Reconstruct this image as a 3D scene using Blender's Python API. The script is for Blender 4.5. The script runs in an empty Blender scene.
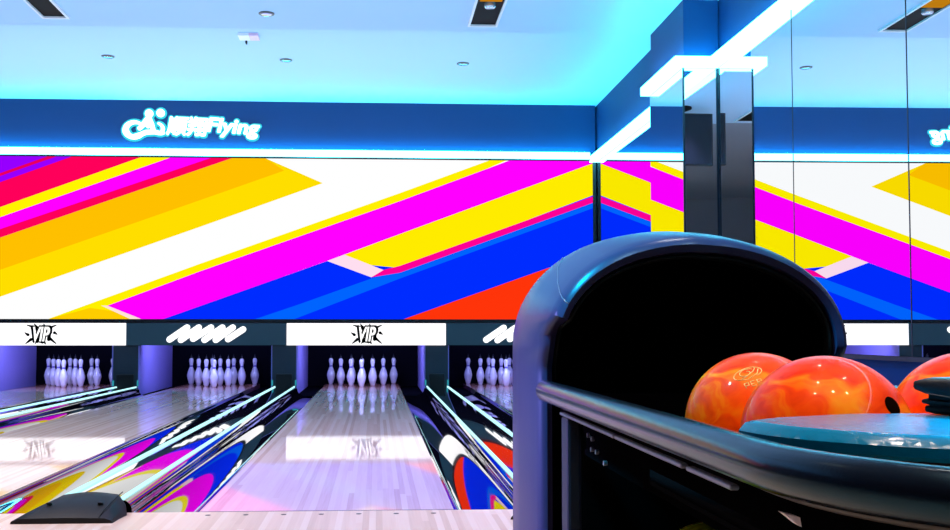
import bpy, bmesh, math, random
from mathutils import Vector, Matrix
random.seed(7)
PI = math.pi
scn = bpy.context.scene
col = scn.collection
scn.view_settings.view_transform = 'Standard'
scn.view_settings.look = 'None'

# ------------------------------------------------------------------ camera
F = 994.6                        # focal length in pixels of a 950 px wide frame
YAW, PITCH, ROLL, CAMH = 0.05029, 0.0408, 0.00015, 0.7351
PX, PY = 426.36, 292.92          # principal point (the photograph is a crop)
cy_, sy_, cp_, sp_ = math.cos(YAW), math.sin(YAW), math.cos(PITCH), math.sin(PITCH)
fwd = Vector((sy_*cp_, cy_*cp_, sp_))
r0 = Vector((cy_, -sy_, 0)); u0 = r0.cross(fwd)
right = r0*math.cos(ROLL) + u0*math.sin(ROLL)
up = u0*math.cos(ROLL) - r0*math.sin(ROLL)
cd = bpy.data.cameras.new('camera'); cam = bpy.data.objects.new('camera', cd); col.objects.link(cam)
cd.sensor_width = 36; cd.lens = F*36/950; cd.shift_x = (475-PX)/950; cd.shift_y = (PY-265)/950; cd.clip_start = .05; cd.clip_end = 200
cam.matrix_world = Matrix(((right.x, up.x, -fwd.x, 0), (right.y, up.y, -fwd.y, 0), (right.z, up.z, -fwd.z, CAMH), (0, 0, 0, 1)))
scn.camera = cam

def at(u, v, axis, val):
    """the point of the plane (axis = val) that the photograph shows at pixel u, v"""
    d = right*((u-PX)/F) - up*((v-PY)/F) + fwd
    o = Vector((0, 0, CAMH))
    return o + d*((val - o[axis])/d[axis])

# ------------------------------------------------------------------ materials
def srgb(r, g, b):
    f = lambda c: (c/255/12.92) if c/255 <= .04045 else ((c/255+.055)/1.055)**2.4
    return (f(r), f(g), f(b), 1)
def mat(name, colr, rough=.5, metal=0, spec=.5, emit=None, strength=0, coat=0, coat_r=.03, noise=None):
    m = bpy.data.materials.new(name); m.use_nodes = True
    nt = m.node_tree; b = nt.nodes['Principled BSDF']
    b.inputs['Base Color'].default_value = colr
    b.inputs['Roughness'].default_value = rough
    b.inputs['Metallic'].default_value = metal
    b.inputs['Specular IOR Level'].default_value = spec
    b.inputs['Coat Weight'].default_value = coat
    b.inputs['Coat Roughness'].default_value = coat_r
    if emit:
        b.inputs['Emission Color'].default_value = emit
        b.inputs['Emission Strength'].default_value = strength
    if noise:
        sc, amt = noise
        tc = nt.nodes.new('ShaderNodeTexCoord'); n = nt.nodes.new('ShaderNodeTexNoise')
        n.inputs['Scale'].default_value = sc; n.inputs['Detail'].default_value = 4
        mx = nt.nodes.new('ShaderNodeMix'); mx.data_type = 'RGBA'
        nt.links.new(tc.outputs['Object'], n.inputs['Vector']); nt.links.new(n.outputs['Fac'], mx.inputs[0])
        mx.inputs[6].default_value = tuple(c*(1-amt) for c in colr[:3])+(1,)
        mx.inputs[7].default_value = tuple(min(1, c*(1+amt)) for c in colr[:3])+(1,)
        nt.links.new(mx.outputs[2], b.inputs['Base Color'])
    return m
def emis(name, colr, s=1.0):
    return mat(name, (0, 0, 0, 1), .6, 0, .0, emit=colr, strength=s)

def wood(name, c1, c2, c3, board=.026, rough=.04, spec=.22, dark_from=None, tint=None):
    """long narrow boards running along the lane"""
    m = bpy.data.materials.new(name); m.use_nodes = True
    nt = m.node_tree; N = nt.nodes; L = nt.links; b = N['Principled BSDF']
    tc = N.new('ShaderNodeTexCoord'); sep = N.new('ShaderNodeSeparateXYZ'); L.new(tc.outputs['Object'], sep.inputs[0])
    dv = N.new('ShaderNodeMath'); dv.operation = 'DIVIDE'; dv.inputs[1].default_value = board; L.new(sep.outputs['X'], dv.inputs[0])
    fl = N.new('ShaderNodeMath'); fl.operation = 'FLOOR'; L.new(dv.outputs[0], fl.inputs[0])
    wn = N.new('ShaderNodeTexWhiteNoise'); wn.noise_dimensions = '1D'; L.new(fl.outputs[0], wn.inputs['W'])
    # staggered board ends
    ms = N.new('ShaderNodeMath'); ms.operation = 'MULTIPLY_ADD'; ms.inputs[1].default_value = .45
    L.new(sep.outputs['Y'], ms.inputs[0])
    m7 = N.new('ShaderNodeMath'); m7.operation = 'MULTIPLY'; m7.inputs[1].default_value = 7.3; L.new(wn.outputs['Value'], m7.inputs[0]); L.new(m7.outputs[0], ms.inputs[2])
    f2 = N.new('ShaderNodeMath'); f2.operation = 'FLOOR'; L.new(ms.outputs[0], f2.inputs[0])
    cb = N.new('ShaderNodeCombineXYZ'); L.new(fl.outputs[0], cb.inputs[0]); L.new(f2.outputs[0], cb.inputs[1])
    w2 = N.new('ShaderNodeTexWhiteNoise'); w2.noise_dimensions = '2D'; L.new(cb.outputs[0], w2.inputs['Vector'])
    mp = N.new('ShaderNodeMapping'); mp.inputs['Scale'].default_value = (60, 1.5, 1); L.new(tc.outputs['Object'], mp.inputs[0])
    n = N.new('ShaderNodeTexNoise'); n.inputs['Scale'].default_value = 2; n.inputs['Detail'].default_value = 5; L.new(mp.outputs[0], n.inputs['Vector'])
    ad = N.new('ShaderNodeMath'); ad.operation = 'MULTIPLY_ADD'; ad.inputs[1].default_value = .6; L.new(w2.outputs['Value'], ad.inputs[0])
    n4 = N.new('ShaderNodeMath'); n4.operation = 'MULTIPLY'; n4.inputs[1].default_value = .4; L.new(n.outputs['Fac'], n4.inputs[0]); L.new(n4.outputs[0], ad.inputs[2])
    cr = N.new('ShaderNodeValToRGB'); L.new(ad.outputs[0], cr.inputs[0])
    e = cr.color_ramp.elements; e[0].position = .15; e[0].color = c1; e[1].position = .85; e[1].color = c3
    k = e.new(.5); k.color = c2
    out = cr.outputs[0]
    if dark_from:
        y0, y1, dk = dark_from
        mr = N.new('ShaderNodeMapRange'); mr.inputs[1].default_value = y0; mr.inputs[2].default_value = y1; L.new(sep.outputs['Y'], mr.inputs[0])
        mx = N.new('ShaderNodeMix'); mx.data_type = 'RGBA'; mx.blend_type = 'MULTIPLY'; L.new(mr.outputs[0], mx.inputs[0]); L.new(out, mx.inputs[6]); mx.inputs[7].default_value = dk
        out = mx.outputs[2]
    L.new(out, b.inputs['Base Color'])
    b.inputs['Roughness'].default_value = rough; b.inputs['Specular IOR Level'].default_value = spec
    return m

M = {}
M['ceiling'] = mat('ceiling_blue_cast', srgb(180, 212, 240), .85, noise=(.6, .04))  # white ceiling; the blue cast of its light is put into the colour
M['ceiling_dark'] = mat('ceiling_darkened', srgb(136, 148, 166), .85, noise=(.6, .08))  # unseen ceiling part, darkened so the rail reflects less light
M['navy'] = mat('navy_wall_paint', srgb(0, 50, 104), .6, noise=(1.5, .08))
M['navy_base'] = mat('navy_wainscot', srgb(2, 56, 124), .6, spec=.1, noise=(2, .08))
M['grey_wall'] = mat('grey_wall_paint', srgb(120, 128, 140), .8, noise=(1, .1))
M['mirror'] = mat('mirror_glass', (.93, .95, .97, 1), 0.0, 1, .5)
M['mirror_tint'] = mat('tinted_mirror_glass', (.92, .95, 1, 1), 0.0, 1, .5)
M['joint'] = mat('mirror_joint', srgb(16, 36, 60), .4)
M['black'] = mat('matt_black', (.004, .004, .005, 1), .6, spec=.2)
M['black_frame'] = mat('black_frame', (.006, .008, .012, 1), .4)
M['pit'] = mat('pit_curtain', (.004, .004, .008, 1), .9, spec=.05, noise=(8, .4))
M['kick'] = mat('kickback_panel', srgb(150, 140, 225), .5, noise=(3, .06))  # violet pin-deck light is put into the panel colour
M['post'] = mat('divider_post', srgb(52, 66, 80), .4, noise=(3, .15))
M['gutter'] = mat('gutter_gloss', (.004, .004, .006, 1), .03, spec=.9, coat=1, coat_r=.02)
M['capping'] = mat('capping_gloss', (.006, .007, .009, 1), .05, spec=.8, coat=1, coat_r=.02)
M['endcap'] = mat('end_cover_plastic', (.008, .009, .011, 1), .5, spec=.2, noise=(30, .2))
M['strip'] = emis('cyan_light_strip', (.11, .80, 1, 1), 10)
M['wash_emitter'] = emis('cyan_wash_emission', (.0, .72, 1, 1), 40)  # emitter added on top of the strips for their cyan glow
M['lane_strip'] = emis('lane_edge_light', (.5, .95, 1, 1), 1.35)
M['banner_white'] = emis('white_banner', (1, .98, 1, 1), 1.35)
M['banner_dark'] = mat('dark_banner', srgb(28, 52, 66), .5, emit=srgb(24, 46, 60), strength=.8)
M['mark_white'] = emis('white_mark', (1, 1, 1, 1), 1.4)
M['mark_black'] = mat('black_mark', (.003, .005, .005, 1), .8, spec=.05)
M['sign'] = emis('sign_face', (.75, 1, 1, 1), 3.0)
M['sign_halo'] = emis('sign_back_glow', (.05, .75, .9, 1), 1.0)
M['pin'] = mat('pin_plastic', srgb(225, 225, 240), .25, coat=.5)
M['pin_cap'] = mat('pin_string_cap', srgb(30, 34, 44), .5)
M['pin_band'] = mat('pin_neck_band', srgb(120, 110, 190), .3)
M['foul'] = mat('foul_line', srgb(58, 50, 78), .3)
M['dot'] = mat('approach_dot', srgb(60, 48, 44), .4)
M['arrow'] = mat('lane_arrow', srgb(70, 44, 40), .3)
M['hood'] = mat('hood_violet_cast', srgb(40, 36, 66), .30, spec=.2, noise=(60, .06))  # dark plastic with the violet light on it put into the colour
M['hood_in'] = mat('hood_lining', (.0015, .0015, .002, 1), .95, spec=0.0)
M['rail'] = mat('rail_plastic', srgb(8, 8, 16), .2, spec=.6, noise=(120, .1))
M['plate'] = mat('deck_cyan_cast', srgb(0, 108, 150), .2, spec=.3)  # the cyan light falling on the deck is put into this blue
M['blackplastic'] = mat('black_plastic', (.003, .003, .004, 1), .5, spec=.12)
M['navymetal'] = mat('navy_metal_post', srgb(12, 16, 36), .5, spec=.2)
M['steel'] = mat('steel_trim', srgb(130, 130, 150), .3, metal=.8)
M['brown'] = mat('dark_brown_bracket', srgb(40, 30, 28), .45)
M['pale'] = mat('bracket_gleam', srgb(240, 215, 225), .5, noise=(10, .05))  # bright gleam on the bracket is put into its pale colour
M['hole'] = mat('finger_hole', (.006, .002, .001, 1), .9, spec=0)
M['yellow_ball'] = mat('yellow_ball', srgb(190, 180, 20), .1, coat=1, noise=(14, .35))
M['leather'] = mat('black_leather', srgb(34, 36, 42), .38, spec=.5, noise=(90, .25))
M['leather_in'] = mat('leather_fold', (.006, .006, .008, 1), .6)
M['metal_grey'] = mat('fitting_grey', srgb(74, 74, 76), .4, noise=(5, .1))
M['slot'] = mat('slot_black', (.003, .003, .003, 1), .7, spec=.1)
M['slot_rim'] = mat('slot_rim_white', srgb(235, 235, 240), .6)
M['amber'] = emis('amber_lamp', srgb(215, 140, 20), .8)
M['lens'] = mat('lamp_lens', srgb(170, 185, 200), .1, metal=.6)
M['plate_white'] = mat('white_plate', srgb(245, 245, 245), .5)
M['plate_pink'] = mat('pink_plate', srgb(240, 200, 225), .5)
M['screen_dark'] = mat('monitor_dark', (.004, .006, .012, 1), .25)
M['engraved'] = mat('engraved_line', srgb(255, 205, 120), .4)

def matt(m, c):
    nt = m.node_tree; d = nt.nodes.new('ShaderNodeBsdfDiffuse'); d.inputs['Color'].default_value = c
    nt.links.new(d.outputs[0], nt.nodes['Material Output'].inputs['Surface'])
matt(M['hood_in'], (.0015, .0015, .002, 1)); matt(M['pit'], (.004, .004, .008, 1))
def tex_bump(m, scale, strength, dist=.001, kind='noise'):
    nt = m.node_tree; N = nt.nodes
    tc = N.new('ShaderNodeTexCoord'); bp = N.new('ShaderNodeBump')
    if kind == 'hex':
        n = N.new('ShaderNodeTexVoronoi'); n.feature = 'DISTANCE_TO_EDGE'; n.inputs['Randomness'].default_value = .15
        out = n.outputs['Distance']
    else:
        n = N.new('ShaderNodeTexNoise'); out = n.outputs['Fac']
    n.inputs['Scale'].default_value = scale
    nt.links.new(tc.outputs['Object'], n.inputs['Vector']); nt.links.new(out, bp.inputs['Height'])
    bp.inputs['Strength'].default_value = strength; bp.inputs['Distance'].default_value = dist
    nt.links.new(bp.outputs[0], N['Principled BSDF'].inputs['Normal'])
tex_bump(M['rail'], 420, .25, .0005)
tex_bump(M['leather'], 160, .5, .0015)
tex_bump(M['plate'], 62, .8, .0015, 'hex')

for k_, tint in (('hood', (.25, .72, 1, 1)), ('rail', (.25, .68, 1, 1))):
    M[k_].node_tree.nodes['Principled BSDF'].inputs['Specular Tint'].default_value = tint  # cyan of the reflected light put into the specular tint
def ball_mat():
    m = bpy.data.materials.new('orange_swirl_ball'); m.use_nodes = True
    nt = m.node_tree; N = nt.nodes; L = nt.links; b = N['Principled BSDF']
    tc = N.new('ShaderNodeTexCoord')
    n1 = N.new('ShaderNodeTexNoise'); n1.inputs['Scale'].default_value = 7; n1.inputs['Detail'].default_value = 3
    L.new(tc.outputs['Object'], n1.inputs['Vector'])
    mx = N.new('ShaderNodeMix'); mx.data_type = 'VECTOR'; mx.inputs[0].default_value = .28
    L.new(tc.outputs['Object'], mx.inputs[4]); L.new(n1.outputs['Color'], mx.inputs[5])
    n2 = N.new('ShaderNodeTexNoise'); n2.inputs['Scale'].default_value = 6.5; n2.inputs['Detail'].default_value = 3; n2.inputs['Distortion'].default_value = 2.2
    L.new(mx.outputs[1], n2.inputs['Vector'])
    cr = N.new('ShaderNodeValToRGB'); L.new(n2.outputs['Fac'], cr.inputs[0])
    e = cr.color_ramp.elements
    e[0].position = .25; e[0].color = srgb(226, 40, 0); e[1].position = .8; e[1].color = srgb(255, 158, 20)
    k = e.new(.46); k.color = srgb(252, 72, 0)
    k = e.new(.58); k.color = srgb(255, 110, 4)
    L.new(cr.outputs[0], b.inputs['Base Color'])
    b.inputs['Roughness'].default_value = .4; b.inputs['Specular IOR Level'].default_value = .05; b.inputs['Coat Weight'].default_value = .38; b.inputs['Coat IOR'].default_value = 1.38; b.inputs['Coat Roughness'].default_value = .02
    L.new(cr.outputs[0], b.inputs['Emission Color']); b.inputs['Emission Strength'].default_value = 0
    return m
M['ball'] = ball_mat()
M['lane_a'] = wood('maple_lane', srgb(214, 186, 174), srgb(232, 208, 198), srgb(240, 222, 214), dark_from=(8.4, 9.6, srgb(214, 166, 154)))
M['approach'] = wood('maple_approach', srgb(206, 180, 160), srgb(224, 200, 182), srgb(232, 214, 200), rough=.3, spec=.3)

# ------------------------------------------------------------------ mesh helpers
WL = {}
class MB:
    def __init__(s): s.bm = bmesh.new()
    def poly(s, pts):
        return s.bm.faces.new([s.bm.verts.new(p) for p in pts])
    def box(s, x0, x1, y0, y1, z0, z1, bev=0, seg=2):
        b2 = bmesh.new() if bev else s.bm
        v = [b2.verts.new((x, y, z)) for x in (x0, x1) for y in (y0, y1) for z in (z0, z1)]
        for f in ((0,1,3,2),(4,6,7,5),(0,4,5,1),(2,3,7,6),(0,2,6,4),(1,5,7,3)): b2.faces.new([v[i] for i in f])
        if bev:
            bmesh.ops.bevel(b2, geom=list(b2.edges), offset=bev, segments=seg, profile=.5, affect='EDGES')
            s.merge(b2)
        return s
    def merge(s, b2):
        me = bpy.data.meshes.new('t'); b2.to_mesh(me); b2.free(); s.bm.from_mesh(me); bpy.data.meshes.remove(me)
    def prism(s, pts, vec):
        """closed polygon of 3D points pushed along vec"""
        a = [s.bm.verts.new(p) for p in pts]; b = [s.bm.verts.new(Vector(p)+Vector(vec)) for p in pts]
        n = len(pts)
        s.bm.faces.new(a[::-1]); s.bm.faces.new(b)
        for i in range(n): s.bm.faces.new((a[i], a[(i+1) % n], b[(i+1) % n], b[i]))
        return s
    def grid(s, rows, close_u=False, close_v=False):
        V = [[s.bm.verts.new(p) for p in r] for r in rows]
        R, C = len(V), len(V[0])
        for i in range(R if close_v else R-1):
            for j in range(C if close_u else C-1):
                s.bm.faces.new((V[i][j], V[i][(j+1) % C], V[(i+1) % R][(j+1) % C], V[(i+1) % R][j]))
        return V
    def lathe(s, prof, c=(0, 0, 0), n=24):
        c = Vector(c); rows = []
        for r, z in prof:
            rows.append([c+Vector((r*math.cos(2*PI*k/n), r*math.sin(2*PI*k/n), z)) for k in range(n)])
        V = s.grid(rows, close_u=True)
        s.bm.faces.new(V[0][::-1]); s.bm.faces.new(V[-1])
        return s
    def tube(s, path, r, n=16, caps=True, round_end=False):
        path = [Vector(p) for p in path]; rows = []
        rad = [r]*len(path) if not isinstance(r, (list, tuple)) else list(r)
        for i, p in enumerate(path):
            t = (path[min(i+1, len(path)-1)]-path[max(i-1, 0)]).normalized()
            a = Vector((0, 0, 1)) if abs(t.z) < .9 else Vector((1, 0, 0))
            u = t.cross(a).normalized(); w = u.cross(t)
            rows.append([p+u*rad[i]*math.cos(2*PI*k/n)+w*rad[i]*math.sin(2*PI*k/n) for k in range(n)])
        V = s.grid(rows, close_u=True)
        if caps: s.bm.faces.new(V[0][::-1]); s.bm.faces.new(V[-1])
        return s
    def stroke(s, pts, y0, y1, n=14):
        """thick pen stroke in the XZ plane: pts = (x, z, radius)"""
        for i, (x, z, r) in enumerate(pts):
            s.prism([(x+r*math.cos(2*PI*k/n), y0, z+r*math.sin(2*PI*k/n)) for k in range(n)], (0, y1-y0, 0))
            if i+1 < len(pts):
                X, Z, R2 = pts[i+1]; d = Vector((X-x, Z-z)); 
                if d.length < 1e-6: continue
                d.normalize(); q = Vector((-d.y, d.x))
                s.prism([(x+q.x*r, y0, z+q.y*r), (x-q.x*r, y0, z-q.y*r), (X-q.x*R2, y0, Z-q.y*R2), (X+q.x*R2, y0, Z+q.y*R2)], (0, y1-y0, 0))
        return s
    def build(s, name, m, parent=None, smooth=False, loc=None, angle=None):
        bmesh.ops.recalc_face_normals(s.bm, faces=list(s.bm.faces))
        off = Vector(loc) if loc is not None else (WL.get(parent.name, Vector()) if parent else Vector())
        if off.length: bmesh.ops.translate(s.bm, verts=list(s.bm.verts), vec=-off)
        me = bpy.data.meshes.new(name); s.bm.to_mesh(me); s.bm.free()
        for k in (m if isinstance(m, list) else [m]): me.materials.append(k)
        if smooth:
            for p in me.polygons: p.use_smooth = True
            if angle: me.set_sharp_from_angle(angle=angle)
        o = bpy.data.objects.new(name, me); col.objects.link(o)
        if parent: o.parent = parent
        else: o.location = off
        WL[o.name] = off.copy()
        return o

def tag(o, label=None, cat=None, group=None, kind=None):
    if label: o['label'] = label
    if cat: o['category'] = cat
    if group: o['group'] = group
    if kind: o['kind'] = kind
    return o
def empty(name, loc=(0, 0, 0)):
    o = bpy.data.objects.new(name, None); o.empty_display_size = .1; col.objects.link(o); o.location = loc
    WL[o.name] = Vector(loc); return o
def copy_tree(o, parent=None):
    c = o.copy(); col.objects.link(c); c.parent = parent
    for ch in list(o.children): copy_tree(ch, c)
    return c
def struct(o, label=None): 
    o['kind'] = 'structure'
    if label: o['label'] = label
    return o
def text_mesh(name, body, size, m, parent, loc, shear=0, extrude=.004, bold=0, align='CENTER', thick=0):
    cu = bpy.data.curves.new(name, 'FONT'); cu.body = body; cu.size = size; cu.shear = shear; cu.extrude = extrude; cu.offset = bold
    cu.align_x = align; cu.align_y = 'CENTER'
    t = bpy.data.objects.new('tmp_text', cu); col.objects.link(t)
    bpy.context.view_layer.update()
    me = bpy.data.meshes.new_from_object(t.evaluated_get(bpy.context.evaluated_depsgraph_get()))
    col.objects.unlink(t); bpy.data.objects.remove(t)
    me.transform(Matrix.Rotation(PI/2, 4, 'X'))
    if thick:
        b2 = bmesh.new()
        for k in range(10):
            m2 = me.copy(); m2.transform(Matrix.Translation((thick*math.cos(2*PI*k/10), .0004*k, thick*math.sin(2*PI*k/10)))); b2.from_mesh(m2); bpy.data.meshes.remove(m2)
        b2.to_mesh(me); b2.free()
    me.materials.clear(); me.materials.append(m)
    o = bpy.data.objects.new(name, me); col.objects.link(o); o.parent = parent
    o.location = Vector(loc)-WL.get(parent.name, Vector())
    return o

# ------------------------------------------------------------------ dimensions
FOUL = 4.174; LANE_END = 14.69; MASK = 12.817; PITB = 15.05
HEADPIN = FOUL+9.643
XW = 2.875; XP = 2.575; PY0, PY1 = 8.18, 9.19
ZC, ZCF = 3.56, 3.74
ZS0, ZS1 = 2.972, 3.05          # light strips on the right wall
LX = [-4.2538, -2.2205, -0.2017, 1.8080]; LW = 1.0541/2
CAPS = [(-3.29, -3.02), (-1.30, -1.03), (.641, .928)]
XL, YB = -9.0, -4.0

# ------------------------------------------------------------------ room shell
fl = struct(MB().box(XL, XW, YB, FOUL, -.12, 0).build('floor', M['approach']))
mb = MB()
for Xc in LX:
    for k in range(-3, 4): mb.lathe([(.011, .0002), (.011, .001)], (Xc+k*.1524-.02, FOUL-.075, 0), 14)
mb.build('approach_dots', M['dot'], fl)
struct(MB().box(XL, XW, FOUL, PITB+.2, -.3, -.145).build('floor', M['black']))
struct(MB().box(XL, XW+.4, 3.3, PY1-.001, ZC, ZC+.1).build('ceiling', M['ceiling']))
struct(MB().box(XL, XW+.4, YB, 3.3, ZC, ZC+.1).build('ceiling', M['ceiling_dark']))
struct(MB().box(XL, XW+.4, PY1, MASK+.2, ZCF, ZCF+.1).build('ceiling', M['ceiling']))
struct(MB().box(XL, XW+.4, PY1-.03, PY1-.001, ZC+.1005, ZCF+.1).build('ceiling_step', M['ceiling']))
struct(MB().box(XL, XW, MASK+.06, MASK+.2, 3.012, ZCF).build('wall_back', M['navy']))
struct(MB().box(XL, XW, YB-.1, YB, 0, ZC).build('wall_front', M['grey_wall']))
struct(MB().box(XL-.1, XL, YB, PITB, 0, ZCF).build('wall_left', M['grey_wall']))
w = struct(MB().box(XW+.022, XW+.15, YB, PITB, 0, ZCF).build('wall_right', M['navy']))
struct(MB().box(XW-.015, XW+.012, YB, MASK, 0, .585).build('baseboard_right', M['navy_base']))
struct(MB().box(XW-.03, XW+.012, YB, MASK, .585, .61).build('trim_1', M['joint']))
# wall pier that juts out of the right wall
struct(MB().box(XP+.012, XW+.012, PY0+.012, PY1, 0, ZCF).build('wall_pier', M['navy']))

# ------------------------------------------------------------------ mirror panels
def mirror(name, x0, x1, y0, y1, label, m=M['mirror'], axis='x', back=None):
    r = empty(name, ((x0+x1)/2, (y0+y1)/2, .61))
    tag(r, label, 'mirror', 'mirror panels along the right wall')
    MB().box(x0, x1, y0, y1, .612, ZS0).build('mirror_glass', m, r)
    return r
seams = [8.18, 6.66, 5.16, 3.66, 2.16, .66]
labs = ['mirror panel beside the pier, narrowest on the near right wall', 'large mirror panel right of the pier, between two dark joints', 'mirror panel at the right end that reflects the end of the white sign',
        'mirror panel on the right wall beside the ball return', 'mirror panel on the right wall behind the camera side']
for i in range(5):
    y1, y0 = seams[i], seams[i+1]
    r = mirror('mirror_panel', XW, XW+.012, y0+.006, y1-(.006 if i else .004), labs[i])
    MB().box(XW-.0015, XW+.011, y0-.0045, y0+.0045, .612, ZS0).build('joint_strip', M['joint'], r)
    r.rotation_euler.z = -.0092; r.location.x -= .0092*(PY0-(y0+y1)/2)
r = mirror('mirror_panel', XW, XW+.012, PY1, MASK-.02, 'far mirror panel between the pier and the big screen')
r = mirror('mirror_panel', XP, XP+.012, PY0+.006, PY1, 'mirror on the side of the pier facing the lanes')
MB().box(XP-.003, XP+.012, PY0-.003, PY0+.006, .612, ZS0).build('joint_strip', M['joint'], r)
r = mirror('mirror_panel', XP+.012, XW-.001, PY0+.001, PY0+.011, 'dark tinted mirror on the front of the pier', M['mirror_tint'])
MB().box(XW-.016, XW-.004, PY0-.006, PY0+.0008, .612, ZS0).build('joint_strip', M['joint'], r)

# ------------------------------------------------------------------ cyan light strips
def light_strip(x0, x1, y0, y1, label, ZS0=ZS0, ZS1=ZS1):
    r = empty('light_strip', ((x0+x1)/2, (y0+y1)/2, ZS0)); tag(r, label, 'light', 'cyan light strips along the walls')
    MB().box(x0, x1, y0, y1, ZS0+.004, ZS1).build('diffuser', M['strip'], r)
    MB().box(x0+.004, x1-.004, y0+.004, y1-.004, ZS0, ZS0+.004).build('channel', M['strip'], r)
    MB().box(x0+.02, x1-.02, y0+.02, y1-.02, ZS1, ZS1+.004).build('cyan_wash_emitter', M['wash_emitter'], r)
SD = .09
light_strip(XL+.01, XW-SD-.002, MASK-.03, MASK+.059, 'long white-cyan light strip along the top of the big screen', 3.015, 3.1)
light_strip(XW-SD, XW, PY1+.001, MASK+.0, 'white-cyan light strip slanting between the screen corner and the pier')
light_strip(XP-SD, XP, PY0-SD, PY1, 'white-cyan light strip on the side of the mirrored pier')
light_strip(XP+.001, XW-SD-.001, PY0-SD, PY0, 'short white-cyan light strip across the front of the mirrored pier')
light_strip(XW-SD, XW, YB+.01, PY0-.001, 'long white-cyan light strip rising to the top edge above the near mirrors')

# ------------------------------------------------------------------ the LED wall
scr = empty('led_screen', (-1.5, MASK, .92))
tag(scr, 'huge wall screen showing slanted stripes of yellow, magenta, white and blue', 'screen')
SX0, SX1 = -8.6, at(593, 240, 1, MASK).x
SZ0, SZ1 = at(300, 319.2, 1, MASK).z, at(300, 158.6, 1, MASK).z
fr = MB(); fr.box(SX0-.05, XW-.001, MASK+.02, MASK+.055, SZ0-.045, 3.01).build('screen_frame', M['black_frame'], scr)
MB().box(SX0-.05, XW-.012, MASK-.015, MASK+.02, SZ0-.045, SZ0).box(SX1, XW-.012, MASK-.015, MASK+.02, SZ0, 3.01).box(SX0-.05, SX1, MASK-.015, MASK+.02, SZ1, 3.01).build('screen_frame', M['black_frame'], scr)
def line(a, b):
    (x0, y0), (x1, y1) = a, b
    return lambda x: y0+(y1-y0)*(x-x0)/(x1-x0)
XLEFT = -420
def band(a, b, c, d, x0=XLEFT, x1=700):
    """stripe between the line a-b (upper) and c-d (lower)"""
    f, g = line(a, b), line(c, d)
    return [(x0, f(x0)), (x1, f(x1)), (x1, g(x1)), (x0, g(x0))]
W_ = (255, 255, 255)
pats = [
 ((255, 255, 255), [(XLEFT, 100), (700, 100), (700, 400), (XLEFT, 400)]),
 # yellow field with its pointed end, gold upper half
 ((255, 222, 0), [(XLEFT, 296.6+.35*-XLEFT*1.0), (0, 296.6), (200, 226.7), (322.6, 183), (271, 162), (240, 140), (XLEFT, 140)]),
 ((255, 192, 0), [(XLEFT, 269.7+.348*-XLEFT), (0, 269.7), (200, 200), (284, 170.5), (271, 162), (240, 140), (XLEFT, 140)]),
 ((255, 0, 90), [(XLEFT, 237.5+.343*-XLEFT), (0, 237.5), (200, 168.8), (285, 140), (XLEFT, 140)]),
 ((255, 0, 255), band((0, 217), (166.7, 158.6), (0, 229), (200, 161.5), x1=260)),
 ((255, 245, 0), band((0, 207), (138, 158), (0, 217), (166.7, 158.6), x1=230)),
 ((255, 0, 90), [(XLEFT, 207+.355*-XLEFT), (0, 207), (190, 139.5), (XLEFT, 139.5)]),
 ((150, 0, 255), band((0, 150), (70, 125), (0, 182), (70, 157), x1=118)),
 ((235, 0, 90), band((0, 173), (48, 156), (0, 176), (56, 156.5), x1=110)),
 # thin yellow stripe, magenta band
 ((255, 240, 0), [(52, 317.5), (200, 263.7), (400, 193), (504, 155), (530, 150), (300, 250), (138, 321), (30, 326)]),
 ((255, 205, 0), [(52, 318), (90, 308), (120, 312), (140, 322), (30, 326)]),
 ((255, 0, 255), [(104.7, 306.7), (200, 271.2), (400, 201), (520, 156.5), (700, 100), (700, 126), (593.5, 163), (400, 234), (327, 261), (166.7, 318), (150, 326)]),
 ((255, 228, 215), [(101, 305.5), (107, 305.5), (140, 318.5), (152, 326), (141, 326), (128, 318)]),
 # big yellow band right, pale tip, blue
 ((255, 236, 0), [(344.5, 254.7), (400, 234), (593.5, 163), (700, 123), (700, 160), (593.5, 196.3), (400, 266), (383, 271)]),
 ((0, 44, 255), [(130, 330), (166.7, 318), (327.2, 261), (371.3, 277.3), (400, 268), (700, 155), (700, 330)]),
 ((255, 222, 240), [(327.2, 261), (344.5, 254.7), (383.5, 270), (371.3, 277.3)]),
 ((0, 100, 255), [(257, 318.5), (300, 304), (375.6, 277), (400, 270), (593.5, 201), (700, 162), (700, 170), (593.5, 208), (400, 278.5), (296, 318.5), (286, 322), (245, 322)]),
 ((255, 0, 150), [(371.3, 277.3), (383.5, 270), (400, 265.8), (593.5, 196.3), (700, 158), (700, 164), (593.5, 202.5), (400, 272.6)]),
 ((255, 52, 10), [(402, 320), (407, 318), (565, 262), (700, 213), (700, 330), (390, 330)]),
]
def clip(pts, ax, val, keep_less):
    out = []
    for i in range(len(pts)):
        a, b = pts[i], pts[(i+1) % len(pts)]
        ia = (a[ax] <= val) if keep_less else (a[ax] >= val); ib = (b[ax] <= val) if keep_less else (b[ax] >= val)
        if ia: out.append(a)
        if ia != ib:
            t = (val-a[ax])/(b[ax]-a[ax]); out.append((a[0]+(b[0]-a[0])*t, a[1]+(b[1]-a[1])*t))
    return out
mb = MB(); mats = []
for i, (c, pts) in enumerate(pats):
    q = [(lambda P: (P.x, P.z))(at(u, v, 1, MASK)) for u, v in pts]
    for ax, val, kl in ((0, SX0, False), (0, SX1, True), (1, SZ0, False), (1, SZ1, True)):
        q = clip(q, ax, val, kl) if q else q
    if len(q) < 3: continue
    y = MASK+.012-.0009*i
    f = mb.poly([(x, y, z) for x, z in q]); f.material_index = len(mats)
    mats.append(emis('screen_colour_%d' % i, srgb(*c), 1.0))
bmesh.ops.triangulate(mb.bm, faces=list(mb.bm.faces))
mb.build('picture', mats, scr)

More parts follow.
